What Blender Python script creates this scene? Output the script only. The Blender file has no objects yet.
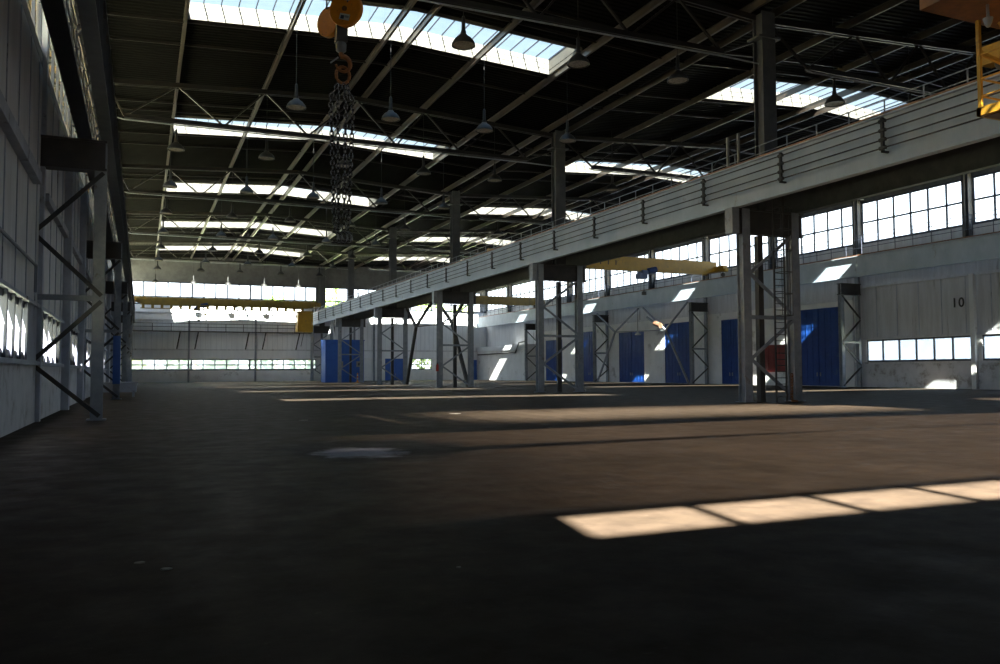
import bpy, bmesh, math, random
from mathutils import Vector, Matrix
random.seed(7)
SC = bpy.context.scene
COL = SC.collection

# ------------------------------------------------------------------ materials
def nodes_of(m):
    m.use_nodes = True
    nt = m.node_tree
    for n in list(nt.nodes): nt.nodes.remove(n)
    return nt, nt.nodes, nt.links

def mat(name, c1, c2=None, rough=0.6, metal=0.0, scale=1.5, bump=0.0, detail=6, stretch=(1,1,1), spec=0.5, lo=0.35, hi=0.65, c3=None, s3=0.3, lo3=0.55, hi3=0.7):
    m = bpy.data.materials.new(name)
    nt, N, L = nodes_of(m)
    out = N.new('ShaderNodeOutputMaterial'); b = N.new('ShaderNodeBsdfPrincipled')
    L.new(b.outputs[0], out.inputs[0])
    b.inputs['Roughness'].default_value = rough
    b.inputs['Metallic'].default_value = metal
    b.inputs['Specular IOR Level'].default_value = spec
    b.inputs['Base Color'].default_value = (*c1, 1)
    if c2 is not None:
        geo = N.new('ShaderNodeNewGeometry'); mp = N.new('ShaderNodeMapping')
        mp.inputs['Scale'].default_value = stretch
        L.new(geo.outputs['Position'], mp.inputs[0])
        nz = N.new('ShaderNodeTexNoise'); nz.inputs['Scale'].default_value = scale; nz.inputs['Detail'].default_value = detail
        nz.inputs['Roughness'].default_value = 0.65
        L.new(mp.outputs[0], nz.inputs['Vector'])
        r = N.new('ShaderNodeMapRange'); r.inputs[1].default_value = lo; r.inputs[2].default_value = hi
        L.new(nz.outputs[0], r.inputs[0])
        mx = N.new('ShaderNodeMix'); mx.data_type = 'RGBA'
        mx.inputs[6].default_value = (*c1, 1); mx.inputs[7].default_value = (*c2, 1)
        L.new(r.outputs[0], mx.inputs[0])
        last = mx.outputs[2]
        if c3 is not None:
            n3 = N.new('ShaderNodeTexNoise'); n3.inputs['Scale'].default_value = s3; n3.inputs['Detail'].default_value = 8
            n3.inputs['Roughness'].default_value = 0.7
            L.new(mp.outputs[0], n3.inputs['Vector'])
            r3 = N.new('ShaderNodeMapRange'); r3.inputs[1].default_value = lo3; r3.inputs[2].default_value = hi3
            L.new(n3.outputs[0], r3.inputs[0])
            m3 = N.new('ShaderNodeMix'); m3.data_type = 'RGBA'
            m3.inputs[7].default_value = (*c3, 1)
            L.new(last, m3.inputs[6]); L.new(r3.outputs[0], m3.inputs[0])
            last = m3.outputs[2]
        L.new(last, b.inputs['Base Color'])
        if bump > 0:
            bp = N.new('ShaderNodeBump'); bp.inputs['Strength'].default_value = bump; bp.inputs['Distance'].default_value = 0.02
            L.new(nz.outputs[0], bp.inputs['Height']); L.new(bp.outputs[0], b.inputs['Normal'])
    return m

def glass(name, tint, gloss=0.06, haze=0.0, hazecol=(0.8, 0.88, 0.9), dirt=0.25):
    m = bpy.data.materials.new(name)
    nt, N, L = nodes_of(m)
    out = N.new('ShaderNodeOutputMaterial')
    tr = N.new('ShaderNodeBsdfTransparent'); gl = N.new('ShaderNodeBsdfGlossy'); gl.inputs['Roughness'].default_value = 0.08
    geo = N.new('ShaderNodeNewGeometry')
    nz = N.new('ShaderNodeTexNoise'); nz.inputs['Scale'].default_value = 0.9; nz.inputs['Detail'].default_value = 4
    L.new(geo.outputs['Position'], nz.inputs['Vector'])
    mx = N.new('ShaderNodeMix'); mx.data_type = 'RGBA'
    mx.inputs[6].default_value = (*tint, 1); mx.inputs[7].default_value = (*[t*(1-dirt) for t in tint], 1)
    L.new(nz.outputs[0], mx.inputs[0]); L.new(mx.outputs[2], tr.inputs[0])
    ms = N.new('ShaderNodeMixShader'); ms.inputs[0].default_value = gloss
    L.new(tr.outputs[0], ms.inputs[1]); L.new(gl.outputs[0], ms.inputs[2])
    last = ms
    if haze > 0:
        tl = N.new('ShaderNodeBsdfTranslucent'); tl.inputs[0].default_value = (*hazecol, 1)
        m2 = N.new('ShaderNodeMixShader'); m2.inputs[0].default_value = haze
        L.new(ms.outputs[0], m2.inputs[1]); L.new(tl.outputs[0], m2.inputs[2]); last = m2
    L.new(last.outputs[0], out.inputs[0])
    return m

M = {}
M['steel'] = mat('grey_painted_steel', (.20,.225,.26), (.30,.32,.35), .5, .0, 2.0, .1, c3=(.10,.055,.03), s3=1.2, lo3=.60, hi3=.72)
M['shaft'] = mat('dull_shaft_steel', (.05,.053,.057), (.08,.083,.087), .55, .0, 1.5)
M['steel_dark'] = mat('dark_painted_steel', (.032,.032,.035), (.055,.05,.047), .55, .0, 1.5)
M['purlin'] = mat('purlin_steel', (.036,.027,.021), (.056,.043,.034), .3, .0, 1.5, spec=.8)
M['truss'] = mat('truss_steel', (.011,.0095,.0085), (.018,.0155,.0135), .4, .0, 1.5, spec=.3)
M['beam'] = mat('pale_grey_girder_paint', (.36,.43,.50), (.46,.53,.59), .5, .0, .8, .1, c3=(.16,.12,.09), s3=.9, lo3=.62, hi3=.75, stretch=(1,1,.6))
M['rust'] = mat('rusty_rail', (.16,.075,.04), (.26,.15,.10), .55, .3, 4.0)
M['yellow'] = mat('yellow_crane_paint', (.50,.28,.02), (.40,.22,.02), .45, 0, 1.2, c3=(.18,.11,.04), s3=1.5, lo3=.58, hi3=.7)
M['yellow_dull'] = mat('dull_yellow_crane_paint', (.26,.165,.02), (.18,.115,.018), .5, 0, 1.0, c3=(.12,.08,.03), s3=1.2, lo3=.55, hi3=.7)
M['orange'] = mat('orange_crane_paint', (.90,.33,.005), (.78,.26,.005), .42, 0, 5, c3=(.25,.09,.02), s3=7, lo3=.6, hi3=.72)
M['brown_deck'] = mat('brown_crane_platform', (.20,.09,.03), (.12,.06,.025), .6, 0, 3)
M['blue'] = mat('blue_door_paint', (.006,.040,.20), (.009,.060,.28), .5, 0, .9, spec=.25, c3=(.06,.13,.26), s3=.7, lo3=.62, hi3=.72)
M['blue_plain'] = mat('blue_steel_paint', (.03,.11,.42), (.04,.13,.46), .45, 0, 1.2, c3=(.01,.03,.14), s3=.8, lo3=.6, hi3=.7)
M['hoist_blue'] = mat('dark_blue_hoist_paint', (.01,.03,.10), (.02,.05,.16), .4, 0, 2)
M['red'] = mat('dark_red_panel', (.13,.006,.005), (.19,.010,.008), .6, 0, 1.2)
M['red_bright'] = mat('red_enamel', (.5,.03,.02), (.4,.02,.02), .35)
M['white_paint'] = mat('white_paint', (.7,.7,.68), (.6,.6,.58), .5, 0, 3)
M['lamp'] = mat('aluminium_lamp_shade', (.03,.03,.03), (.02,.02,.02), .5, .0, 6, spec=.25)
M['lamp_dark'] = mat('dark_cast_lamp_housing', (.020,.020,.020), (.03,.029,.027), .5, .0, 6)
M['lamp_glass'] = mat('grey_lamp_lens', (.25,.22,.19), (.5,.45,.4), .2, 0, 9)
M['chain'] = mat('chain_steel', (.30,.31,.34), (.10,.095,.10), .25, .95, 20)
M['chain_rust'] = mat('rusty_hook_steel', (.45,.18,.05), (.2,.09,.04), .5, .5, 14)
M['black'] = mat('black_rubber', (.012,.012,.012), (.02,.02,.02), .6)
M['frame'] = mat('dark_window_steel', (.035,.045,.075), (.06,.065,.09), .5, 0, 3)
M['curb'] = mat('whitewashed_skylight_curb', (.115,.11,.098), (.09,.086,.076), .7, 0, 1.4, c3=(.05,.045,.036), s3=2.0, lo3=.62, hi3=.75)
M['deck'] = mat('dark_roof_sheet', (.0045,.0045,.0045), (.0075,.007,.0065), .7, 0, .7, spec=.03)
M['plaster'] = mat('stained_white_plaster', (.70,.71,.74), (.55,.57,.60), .8, 0, .9, .2, c3=(.16,.12,.09), s3=.9, lo3=.55, hi3=.75)
M['plaster_clean'] = mat('white_plaster', (.90,.90,.89), (.80,.80,.79), .8, 0, .6, .1, c3=(.32,.30,.28), s3=.35, lo3=.58, hi3=.72)
M['pilaster'] = mat('bluish_plaster', (.52,.56,.64), (.40,.43,.50), .8, 0, 1.2, .2, c3=(.1,.09,.09), s3=1.0, lo3=.58, hi3=.7)
M['panel'] = mat('grey_wall_panel', (.72,.73,.76), (.58,.58,.60), .6, 0, 2.2, .1, stretch=(1,1,.12), c3=(.10,.075,.06), s3=.8, lo3=.6, hi3=.75)
M['panel_light'] = mat('pale_sheet_cladding', (.90,.91,.93), (.80,.81,.84), .35, .0, 1.5, .05, stretch=(1,1,.15), spec=.7)
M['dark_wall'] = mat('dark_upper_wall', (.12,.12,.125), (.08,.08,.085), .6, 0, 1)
M['ext'] = mat('pale_blue_render', (.07,.09,.125), (.055,.075,.11), .8, 0, .3)
M['bark'] = mat('tree_bark', (.12,.09,.06), (.08,.06,.04), .9, 0, 4)
M['tan_boards'] = mat('weathered_tan_boards', (.42,.30,.17), (.26,.19,.11), .7, 0, .7, lo=.4, hi=.6)
M['leaf'] = mat('green_leaves', (.10,.20,.035), (.22,.34,.07), .6, 0, .8)
M['leaf_y'] = mat('yellow_green_leaves', (.30,.34,.07), (.42,.42,.14), .6, 0, .8)
M['paper'] = mat('scrap_paper', (.30,.29,.26), (.24,.23,.20), .8)
M['glass'] = glass('window_glass', (.93,.95,.97))
M['glass_sky'] = glass('skylight_glass', (.24,.27,.275), dirt=.2)
M['glass_dim'] = glass('dimmed_skylight_glass', (.42,.42,.40), dirt=.5)  # tinted down to weaken the sun through the unseen overhead skylight
M['glass_dimmer'] = glass('sun_dimming_glazing', (.25,.24,.23), gloss=.03, dirt=.3)  # lets only a little sun through; for the added unseen panes
M['glass_strip'] = glass('strip_window_glass', (.60,.60,.585))
M['glass_haze'] = glass('hazy_window_glass', (.9,.93,.9), haze=.4, hazecol=(.9,.92,.8))
M['glass_frost'] = glass('frosted_window_glass', (.62,.68,.78), haze=.08)

def floor_mat():
    m = bpy.data.materials.new('dusty_concrete_floor')
    nt, N, L = nodes_of(m)
    out = N.new('ShaderNodeOutputMaterial'); b = N.new('ShaderNodeBsdfPrincipled'); L.new(b.outputs[0], out.inputs[0])
    geo = N.new('ShaderNodeNewGeometry')
    def noise(scale, stretch=(1,1,1), det=8, ro=.65):
        mp = N.new('ShaderNodeMapping'); mp.inputs['Scale'].default_value = stretch
        L.new(geo.outputs['Position'], mp.inputs[0])
        n = N.new('ShaderNodeTexNoise'); n.inputs['Scale'].default_value = scale; n.inputs['Detail'].default_value = det; n.inputs['Roughness'].default_value = ro
        L.new(mp.outputs[0], n.inputs['Vector']); return n
    def rng(src, a, c, d=0., e=1.):
        r = N.new('ShaderNodeMapRange'); r.inputs[1].default_value = a; r.inputs[2].default_value = c
        r.inputs[3].default_value = d; r.inputs[4].default_value = e
        L.new(src, r.inputs[0]); return r.outputs[0]
    def mixc(f, a, c):
        x = N.new('ShaderNodeMix'); x.data_type = 'RGBA'
        L.new(f, x.inputs[0])
        for s, i in ((a, 6), (c, 7)):
            if isinstance(s, tuple): x.inputs[i].default_value = (*s, 1)
            else: L.new(s, x.inputs[i])
        return x.outputs[2]
    col = mixc(rng(noise(.35).outputs[0], .35, .65), (.046,.035,.026), (.032,.025,.018))
    col = mixc(rng(noise(2.2, det=10).outputs[0], .42, .7, 0, .6), col, (.015,.012,.010))
    col = mixc(rng(noise(9, det=6).outputs[0], .62, .72, 0, .5), col, (.075,.06,.048))
    # the oily patch with a whitish dried middle, and two smaller oil marks
    def spot(cx, cy, rx, ry, wob=.55, ns=1.2):
        sx = N.new('ShaderNodeSeparateXYZ'); L.new(geo.outputs['Position'], sx.inputs[0])
        def mth(op, a, c=None):
            k = N.new('ShaderNodeMath'); k.operation = op
            for i, s in enumerate((a, c)):
                if s is None: continue
                if isinstance(s, (int, float)): k.inputs[i].default_value = s
                else: L.new(s, k.inputs[i])
            return k.outputs[0]
        dx = mth('DIVIDE', mth('SUBTRACT', sx.outputs[0], cx), rx); dy = mth('DIVIDE', mth('SUBTRACT', sx.outputs[1], cy), ry)
        d = mth('SQRT', mth('ADD', mth('MULTIPLY', dx, dx), mth('MULTIPLY', dy, dy)))
        return mth('ADD', d, mth('MULTIPLY', mth('SUBTRACT', noise(ns, det=8, ro=.7).outputs[0], .5), wob*2))
    col = mixc(rng(spot(4.75, 17.8, 2.2, 2.7, .6, .9), .75, 1.1, .95, 0), col, (.006,.006,.007))
    col = mixc(rng(spot(4.25, 17.2, 1.0, 1.3, .8, 1.6), .6, 1.0, .8, 0), col, (.30,.30,.36))
    col = mixc(rng(spot(3.5, 8.7, .35, .35, .6, 4), .6, 1.0, .6, 0), col, (.03,.027,.025))
    col = mixc(rng(spot(4.35, 9.0, .85, .22, .7, 4), .6, 1.0, .75, 0), col, (.03,.026,.024))
    L.new(col, b.inputs['Base Color'])
    L.new(rng(noise(1.3).outputs[0], .3, .7, .5, .72), b.inputs['Roughness'])
    b.inputs['Specular IOR Level'].default_value = .3; b.inputs['IOR'].default_value = 1.12
    bp = N.new('ShaderNodeBump'); bp.inputs['Strength'].default_value = .25; bp.inputs['Distance'].default_value = .02
    L.new(noise(5).outputs[0], bp.inputs['Height']); L.new(bp.outputs[0], b.inputs['Normal'])
    return m
M['floor'] = floor_mat()
M['ground'] = mat('outdoor_ground', (.28,.32,.16), (.36,.35,.26), .9, 0, .2)

# ------------------------------------------------------------------ mesh helpers
class MB:
    def __init__(s): s.v = []; s.f = []
    def add(s, vs, fs):
        o = len(s.v); s.v += [tuple(x) for x in vs]; s.f += [tuple(i+o for i in f) for f in fs]; return s
    def box(s, a, b):
        x0,y0,z0 = a; x1,y1,z1 = b
        return s.add([(x0,y0,z0),(x1,y0,z0),(x1,y1,z0),(x0,y1,z0),(x0,y0,z1),(x1,y0,z1),(x1,y1,z1),(x0,y1,z1)],
                     [(0,3,2,1),(4,5,6,7),(0,1,5,4),(1,2,6,5),(2,3,7,6),(3,0,4,7)])
    def cbox(s, c, d):
        return s.box([c[i]-d[i]/2 for i in range(3)], [c[i]+d[i]/2 for i in range(3)])
    def bar(s, p, q, w, h=None, up=(0,0,1)):
        h = h or w; p = Vector(p); q = Vector(q); d = (q-p).normalized(); u = Vector(up)
        if abs(d.dot(u)) > .98: u = Vector((0,1,0))
        r = d.cross(u).normalized(); u = r.cross(d)
        vs = [e + r*(sx*w/2) + u*(sy*h/2) for e in (p, q) for sx, sy in ((-1,-1),(1,-1),(1,1),(-1,1))]
        return s.add(vs, [(0,1,2,3),(7,6,5,4),(0,4,5,1),(1,5,6,2),(2,6,7,3),(3,7,4,0)])
    def tube(s, pts, r, n=8, closed=False):
        pts = [Vector(p) for p in pts]; rings = []; N_ = len(pts)
        for i, p in enumerate(pts):
            if closed: d = (pts[(i+1) % N_]-pts[i-1]).normalized()
            else: d = (pts[min(i+1, N_-1)]-pts[max(i-1, 0)]).normalized()
            u = Vector((0,0,1)) if abs(d.z) < .9 else Vector((0,1,0))
            a = d.cross(u).normalized(); b = a.cross(d); rr = r[i] if isinstance(r, (list, tuple)) else r
            rings.append([p + a*(rr*math.cos(2*math.pi*k/n)) + b*(rr*math.sin(2*math.pi*k/n)) for k in range(n)])
        vs = [v for g in rings for v in g]; fs = []
        for i in range(N_ if closed else N_-1):
            j = (i+1) % N_
            for k in range(n): fs.append((i*n+k, i*n+(k+1) % n, j*n+(k+1) % n, j*n+k))
        if not closed: fs += [tuple(range(n))[::-1], tuple((N_-1)*n+k for k in range(n))]
        return s.add(vs, fs)
    def lathe(s, prof, c=(0,0,0), n=16, axis='z'):
        vs = []; fs = []
        for (r, z) in prof:
            for k in range(n):
                a = 2*math.pi*k/n; x, y = r*math.cos(a), r*math.sin(a)
                p = (x, y, z) if axis == 'z' else ((z, x, y) if axis == 'x' else (x, z, y))
                vs.append((c[0]+p[0], c[1]+p[1], c[2]+p[2]))
        for i in range(len(prof)-1):
            for k in range(n): fs.append((i*n+k, i*n+(k+1) % n, (i+1)*n+(k+1) % n, (i+1)*n+k))
        return s.add(vs, fs)
    def prism(s, poly, a, b, axis='y'):
        def P(u, v, w): return {'y': (u, w, v), 'x': (w, u, v), 'z': (u, v, w)}[axis]
        n = len(poly); vs = [P(u, v, a) for u, v in poly] + [P(u, v, b) for u, v in poly]
        fs = [tuple(range(n)), tuple(range(2*n-1, n-1, -1))] + [(i, (i+1) % n, n+(i+1) % n, n+i) for i in range(n)]
        return s.add(vs, fs)
    def build(s, name, m, parent=None, loc=None, smooth=False):
        """vertices are given in world space; loc only moves the origin"""
        me = bpy.data.meshes.new(name)
        o = bpy.data.objects.new(name, me)
        off = Vector(loc) if loc is not None else (parent.location if parent is not None and parent.get('_abs') else Vector((0,0,0)))
        if parent is not None:
            base = Vector((0,0,0)); p = parent
            while p is not None: base += p.location; p = p.parent
            me.from_pydata([tuple(Vector(v)-base) for v in s.v], [], s.f)
            o.parent = parent
        else:
            if loc is None: off = Vector((0,0,0))
            me.from_pydata([tuple(Vector(v)-off) for v in s.v], [], s.f)
            o.location = off
        bm = bmesh.new(); bm.from_mesh(me); bmesh.ops.recalc_face_normals(bm, faces=bm.faces); bm.to_mesh(me); bm.free()
        me.materials.append(M[m] if isinstance(m, str) else m)
        if smooth:
            for p in me.polygons: p.use_smooth = True
        COL.objects.link(o)
        return o

def tag(o, label, cat, group=None):
    o['label'] = label; o['category'] = cat
    if group: o['group'] = group
    return o
def thing(name, loc, label, cat, group=None):
    o = bpy.data.objects.new(name, None); o.empty_display_size = .3; o.location = loc; COL.objects.link(o)
    return tag(o, label, cat, group)
def struct(o): o['kind'] = 'structure'; return o
def sempty(name, loc=(0,0,0)):
    o = bpy.data.objects.new(name, None); o.location = loc; COL.objects.link(o); return struct(o)
def dup(root, loc, label=None, group=None):
    r = root.copy(); COL.objects.link(r); r.location = loc
    if label: r['label'] = label
    if group: r['group'] = group
    for ch in list(root.children):
        c = ch.copy(); COL.objects.link(c); c.parent = r
        for g in ch.children:
            d = g.copy(); COL.objects.link(d); d.parent = c
    return r
ORD = ['first', 'second', 'third', 'fourth', 'fifth', 'sixth', 'seventh', 'eighth', 'ninth', 'tenth', 'eleventh', 'twelfth']

# ------------------------------------------------------------------ layout
G = [35.0, 59.3, 83.6, 107.9, 132.2, 155.6]        # column lines
YE = 156.5                                          # end wall
YB = -11.4                                          # wall behind the camera
XL, XR = -3.4, 65.3                                 # side walls
def deckz(x):
    if x < 31: return 21.75 + max(0, 1-abs(x-14.3)/16.7)*.95
    return 21.75 + max(0, 1-abs(x-48.6)/17.4)*.95
SKY_MAIN = (2.0, 25.2); SKY_RIGHT = (37.7, 61.2)
SKY_Y = [(-6.3, 4.7)]+[(g-14.6, g-10.1) for g in G] # curb to curb; first one, unseen overhead, widened to broaden its sun band

# ------------------------------------------------------------------ floor, ground
fl = MB().box((XL-.3, YB, -.3), (XR+.3, YE+.3, 0)).build('floor', 'floor'); struct(fl)
gr = MB().box((-140, -60, -.6), (230, 320, -.31)).build('ground', 'ground'); struct(gr)

# ------------------------------------------------------------------ windows
WN = [0]
def window(axis, c, u0, u1, z0, z1, panes, mids, fr=.09, gm='glass', dep=.055):
    """axis 'x': plane x=c running along y; 'y': plane y=c running along x"""
    WN[0] += 1
    root = sempty('window_%d' % WN[0])
    def P(u, w, z): return (c+w, u, z) if axis == 'x' else (u, c+w, z)
    f = MB()
    def bx(ua, ub, za, zb, t=.06):
        a = P(ua, -t, za); b = P(ub, t, zb)
        f.box([min(a[i], b[i]) for i in range(3)], [max(a[i], b[i]) for i in range(3)])
    bx(u0, u1, z0, z0+fr*1.3); bx(u0, u1, z1-fr, z1)
    for i in range(panes+1):
        u = u0+(u1-u0)*i/panes
        w = fr if i not in (0, panes) else fr*1.4
        bx(max(u0, u-w/2), min(u1, u+w/2), z0, z1, dep)
    for m_ in mids: bx(u0, u1, m_-fr/2, m_+fr/2, .05)
    f.build('window_frame', 'frame', root)
    g = MB()
    g.add([P(u0, 0, z0), P(u1, 0, z0), P(u1, 0, z1), P(u0, 0, z1)], [(0,1,2,3)])
    g.build('window_glass', gm, root)
    return root

def wall_x(name, c, side, openings, bands, y0, y1, mats):
    """wall along y. bands: [(z0,z1,material key)] ; openings list (y0,y1,z0,z1)"""
    root = sempty(name)
    xa, xb = (c, c+.25) if side > 0 else (c-.25, c)
    for (za, zb, mk, nm) in bands:
        mb = MB()
        ops = sorted([o for o in openings if o[2] < zb-.01 and o[3] > za+.01])
        u = y0
        for o in ops:
            if o[0] > u: mb.box((xa, u, za), (xb, o[0], zb))
            if o[2] > za+.01: mb.box((xa, o[0], za), (xb, o[1], o[2]))
            if o[3] < zb-.01: mb.box((xa, o[0], o[3]), (xb, o[1], zb))
            u = o[1]
        if u < y1: mb.box((xa, u, za), (xb, y1, zb))
        mb.build(nm, mk, root)
    return root
def wall_y(name, c, side, openings, bands, x0, x1):
    root = sempty(name)
    ya, yb = (c, c+.25) if side > 0 else (c-.25, c)
    for (za, zb, mk, nm) in bands:
        mb = MB()
        ops = sorted([o for o in openings if o[2] < zb-.01 and o[3] > za+.01])
        u = x0
        for o in ops:
            if o[0] > u: mb.box((u, ya, za), (o[0], yb, zb))
            if o[2] > za+.01: mb.box((o[0], ya, za), (o[1], yb, o[2]))
            if o[3] < zb-.01: mb.box((o[0], ya, o[3]), (o[1], yb, zb))
            u = o[1]
        if u < x1: mb.box((u, ya, za), (x1, yb, zb))
        mb.build(nm, mk, root)
    return root

# right wall --------------------------------------------------------
RG = [-0.6, 11.5, 23.7, 35.9, 48.2, 60.1, 72.1, 84.0, 96.0, 107.9, 120.0, 132.0, 144.2, YE]
ops = []
for i in range(3, len(RG)-1):
    ops.append((RG[i]+.35, RG[i+1]-.35, 14.1, 18.3))
    window('x', XR+.12, RG[i]+.35, RG[i+1]-.35, 14.1, 18.3, 6, [16.25], .17)
for a, b in ((36.5, 47.4), (48.35, 59.5)):
    ops.append((a, b, 2.42, 4.62))
    window('x', XR+.12, a, b, 2.42, 4.62, 6, [], .16, 'glass_frost')
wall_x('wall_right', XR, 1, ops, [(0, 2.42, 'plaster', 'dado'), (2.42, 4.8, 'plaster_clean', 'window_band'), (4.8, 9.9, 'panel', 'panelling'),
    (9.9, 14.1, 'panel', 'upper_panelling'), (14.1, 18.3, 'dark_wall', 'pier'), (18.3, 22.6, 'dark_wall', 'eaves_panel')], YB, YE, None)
# white plaster lining round the doors
root = sempty('trim_1')
mb = MB()
DOORS = [(62.3, 69.0, 8.2, 'big'), (77.9, 81.4, 7.9, 's'), (87.0, 93.3, 8.1, 'm'), (98.3, 105.0, 7.4, 'm'), (111.6, 116.0, 8.0, 'm'), (123.0, 129.2, 7.1, 'm')]
u = 61.0
for a, b, h, k in DOORS:
    mb.box((XR-.12, u, 0), (XR, a, 8.7)); mb.box((XR-.12, a, h), (XR, b, 8.7)); u = b
mb.box((XR-.12, u, 0), (XR, 133.5, 8.7))
mb.build('plaster_lining', 'plaster_clean', root)
MB().box((XR-.18, 61, 8.7), (XR, 133.5, 8.95)).build('cornice', 'panel', root)
for i, (a, b, h, k) in enumerate(DOORS):
    r = sempty('door_%d' % (i+1), (XR-.05, (a+b)/2, 0))
    n = 2
    for j in range(n):
        ya = a+(b-a)*j/n+.03; yb = a+(b-a)*(j+1)/n-.03
        lf = MB().box((XR-.07, ya, .06), (XR-.02, yb, h-.05))
        for q in range(5):
            yy = ya+(yb-ya)*q/4
            lf.box((XR-.10, max(ya, yy-.04), .06), (XR-.07, min(yb, yy+.04), h-.05))
        for zz in (.1, h*.5, h-.25): lf.box((XR-.11, ya, zz), (XR-.07, yb, zz+.14))
        l_ = lf.build('door_leaf', 'blue', r)
        MB().box((XR-.17, (yb-.25 if j == 0 else ya+.15), 1.05), (XR-.11, (yb-.15 if j == 0 else ya+.25), 1.45)).build('door_handle', 'steel', l_)
# wall pipes and pilaster strips on right wall
for i, y in enumerate((48.0, 36.0)):
    root = sempty('trim_%d' % (i+2)); MB().box((XR-.35, y-.2, 0), (XR, y+.2, 9.9)).build('wall_post', 'plaster_clean', root)
root = sempty('trim_4')
mb = MB().box((XR-.10, YB, 4.66), (XR, 60, 4.85)).box((XR-.12, YB, 2.27), (XR, 60, 2.45)).box((XR-.16, YB, 9.75), (XR, 61, 10.0))
mb.build('ledge', 'panel', root)
mb = MB()
for k in range(30):
    y = -10+k*2.35
    if y < 60: mb.box((XR-.035, y, 4.85), (XR, y+.05, 9.75))
mb.build('panel_joint', 'pilaster', root)

# left wall -----------------------------------------------------------
ops = []
LW = [(24.2, 30.2), (34.6, 41.6), (45.2, 52.5), (61.2, 68.0), (71.5, 79.5), (86, 94), (97, 105), (111, 119), (121.5, 129.5), (135, 143)]
for a, b in LW:
    ops.append((a, b, 2.1, 4.0)); window('x', XL-.12, a, b, 2.1, 4.0, max(4, int((b-a)/1.6)), [], .22, 'glass', .16)
LG = [21.2, 33.4, 46, 58.6, 71, 83.4, 95.6, 107.9, 120, 132.2, 144.3, YE]
for i in range(len(LG)-1):
    for za, zb in ((13.1, 20.2),):
        ops.append((LG[i]+.35, LG[i+1]-.35, za, zb)); window('x', XL-.12, LG[i]+.35, LG[i+1]-.35, za, zb, 6, [15.0, 17.4], .13)
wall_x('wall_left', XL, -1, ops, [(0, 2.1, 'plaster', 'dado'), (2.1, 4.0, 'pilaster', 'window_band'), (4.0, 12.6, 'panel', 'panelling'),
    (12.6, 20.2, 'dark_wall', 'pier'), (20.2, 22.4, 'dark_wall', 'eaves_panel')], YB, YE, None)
root = sempty('trim_5')
mb = MB()
for y in (17.4, 43.3, 53.5, 69.8, 81.5, 95.5, 109.5, 120.2, 132.5, 146.5):
    mb.box((XL, y-.35, 0), (XL+.32, y+.35, 12.5))
mb.box((XL, 4, 8.0), (XL+.25, 31.0, 8.4)).box((XL, 34, 8.0), (XL+.2, YE, 8.3))
mb.box((XL, YB, 1.98), (XL+.12, YE, 2.12)).box((XL, YB, 4.0), (XL+.10, YE, 4.12))
for k in range(60):
    mb.box((XL, 8+k*2.4, 4.1), (XL+.03, 8.06+k*2.4, 12.5))
mb.build('pilaster', 'pilaster', root)
root = sempty('trim_6')
MB().tube([(XL+.12, 10, 5.3), (XL+.12, 31.2, 5.3), (XL+.12, 31.2, 4.4)], .05).build('wall_pipe', 'steel', root)

# end wall ------------------------------------------------------------
ops = [(-1.9, 30.3, 13.75, 17.9), (31.9, 64.0, 13.75, 17.9), (-1.9, 30.3, 2.1, 4.15), (31.8, 36.5, 2.1, 4.15), (49.2, 53.4, 2.1, 4.35)]
for a, b, n in ((-1.9, 8.15, 5), (8.15, 18.2, 5), (18.2, 30.3, 6)):
    window('y', YE+.12, a, b, 13.75, 17.9, n, [15.2], .21)
    window('y', YE+.12, a, b, 2.1, 4.15, n, [3.1], .2, 'glass_haze')
for a, b, n in ((31.9, 42.6, 5), (42.6, 53.3, 5), (53.3, 64.0, 5)): window('y', YE+.12, a, b, 13.75, 17.9, n, [15.2], .21)
window('y', YE+.12, 31.8, 36.5, 2.1, 4.15, 2, [], .14); window('y', YE+.12, 49.2, 53.4, 2.1, 4.35, 2, [3.2], .14)
wall_y('wall_end', YE, 1, ops, [(0, 2.1, 'plaster_clean', 'dado'), (2.1, 4.4, 'plaster_clean', 'window_band'), (4.4, 5.9, 'panel_light', 'lower_panelling'), (5.9, 9.0, 'panel_light', 'sheet_cladding'),
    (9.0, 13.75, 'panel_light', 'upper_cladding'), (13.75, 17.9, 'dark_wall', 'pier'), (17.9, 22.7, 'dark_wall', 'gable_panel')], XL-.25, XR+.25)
root = sempty('trim_7')
mb = MB()
for x in (7.7, 19.2, 29.6, 37.6, 41.5, 55.5): mb.box((x-.16, YE-.3, 0), (x+.16, YE, 13.6))
mb.build('wall_post', 'steel', root)
mb = MB().box((XL, YE-.25, 5.7), (XR, YE, 5.95)).box((XL, YE-.2, 11.0), (XR, YE, 11.15)).box((XL, YE-.28, 12.3), (XR, YE, 12.5))
for k in range(75): mb.box((XL+.4+k*.9, YE-.05, 5.95), (XL+.45+k*.9, YE, 11.0))
mb.build('rail_ledge', 'panel', root)
r = sempty('door_7', (45.5, YE-.05, 0))
for j in range(2):
    xa = 43.75+j*1.83
    l_ = MB().box((xa, YE-.08, .03), (xa+1.79, YE-.01, 4.3)).box((xa, YE-.11, 2.1), (xa+1.79, YE-.08, 2.25)).box((xa, YE-.11, .1), (xa+.12, YE-.08, 4.2)).box((xa+1.67, YE-.11, .1), (xa+1.79, YE-.08, 4.2)).build('door_leaf', 'blue_plain', r)
    MB().box((xa+(1.5 if j == 0 else .2), YE-.16, 1.0), (xa+(1.6 if j == 0 else .3), YE-.11, 1.4)).build('door_handle', 'steel', l_)
r = sempty('door_8', (62.5, YE-.05, 0))
l_ = MB().box((61.7, YE-.08, .03), (63.1, YE-.01, 4.06)).box((61.2, YE-.11, 2.0), (63.0, YE-.08, 2.12)).build('door_leaf', 'blue_plain', r)
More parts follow.
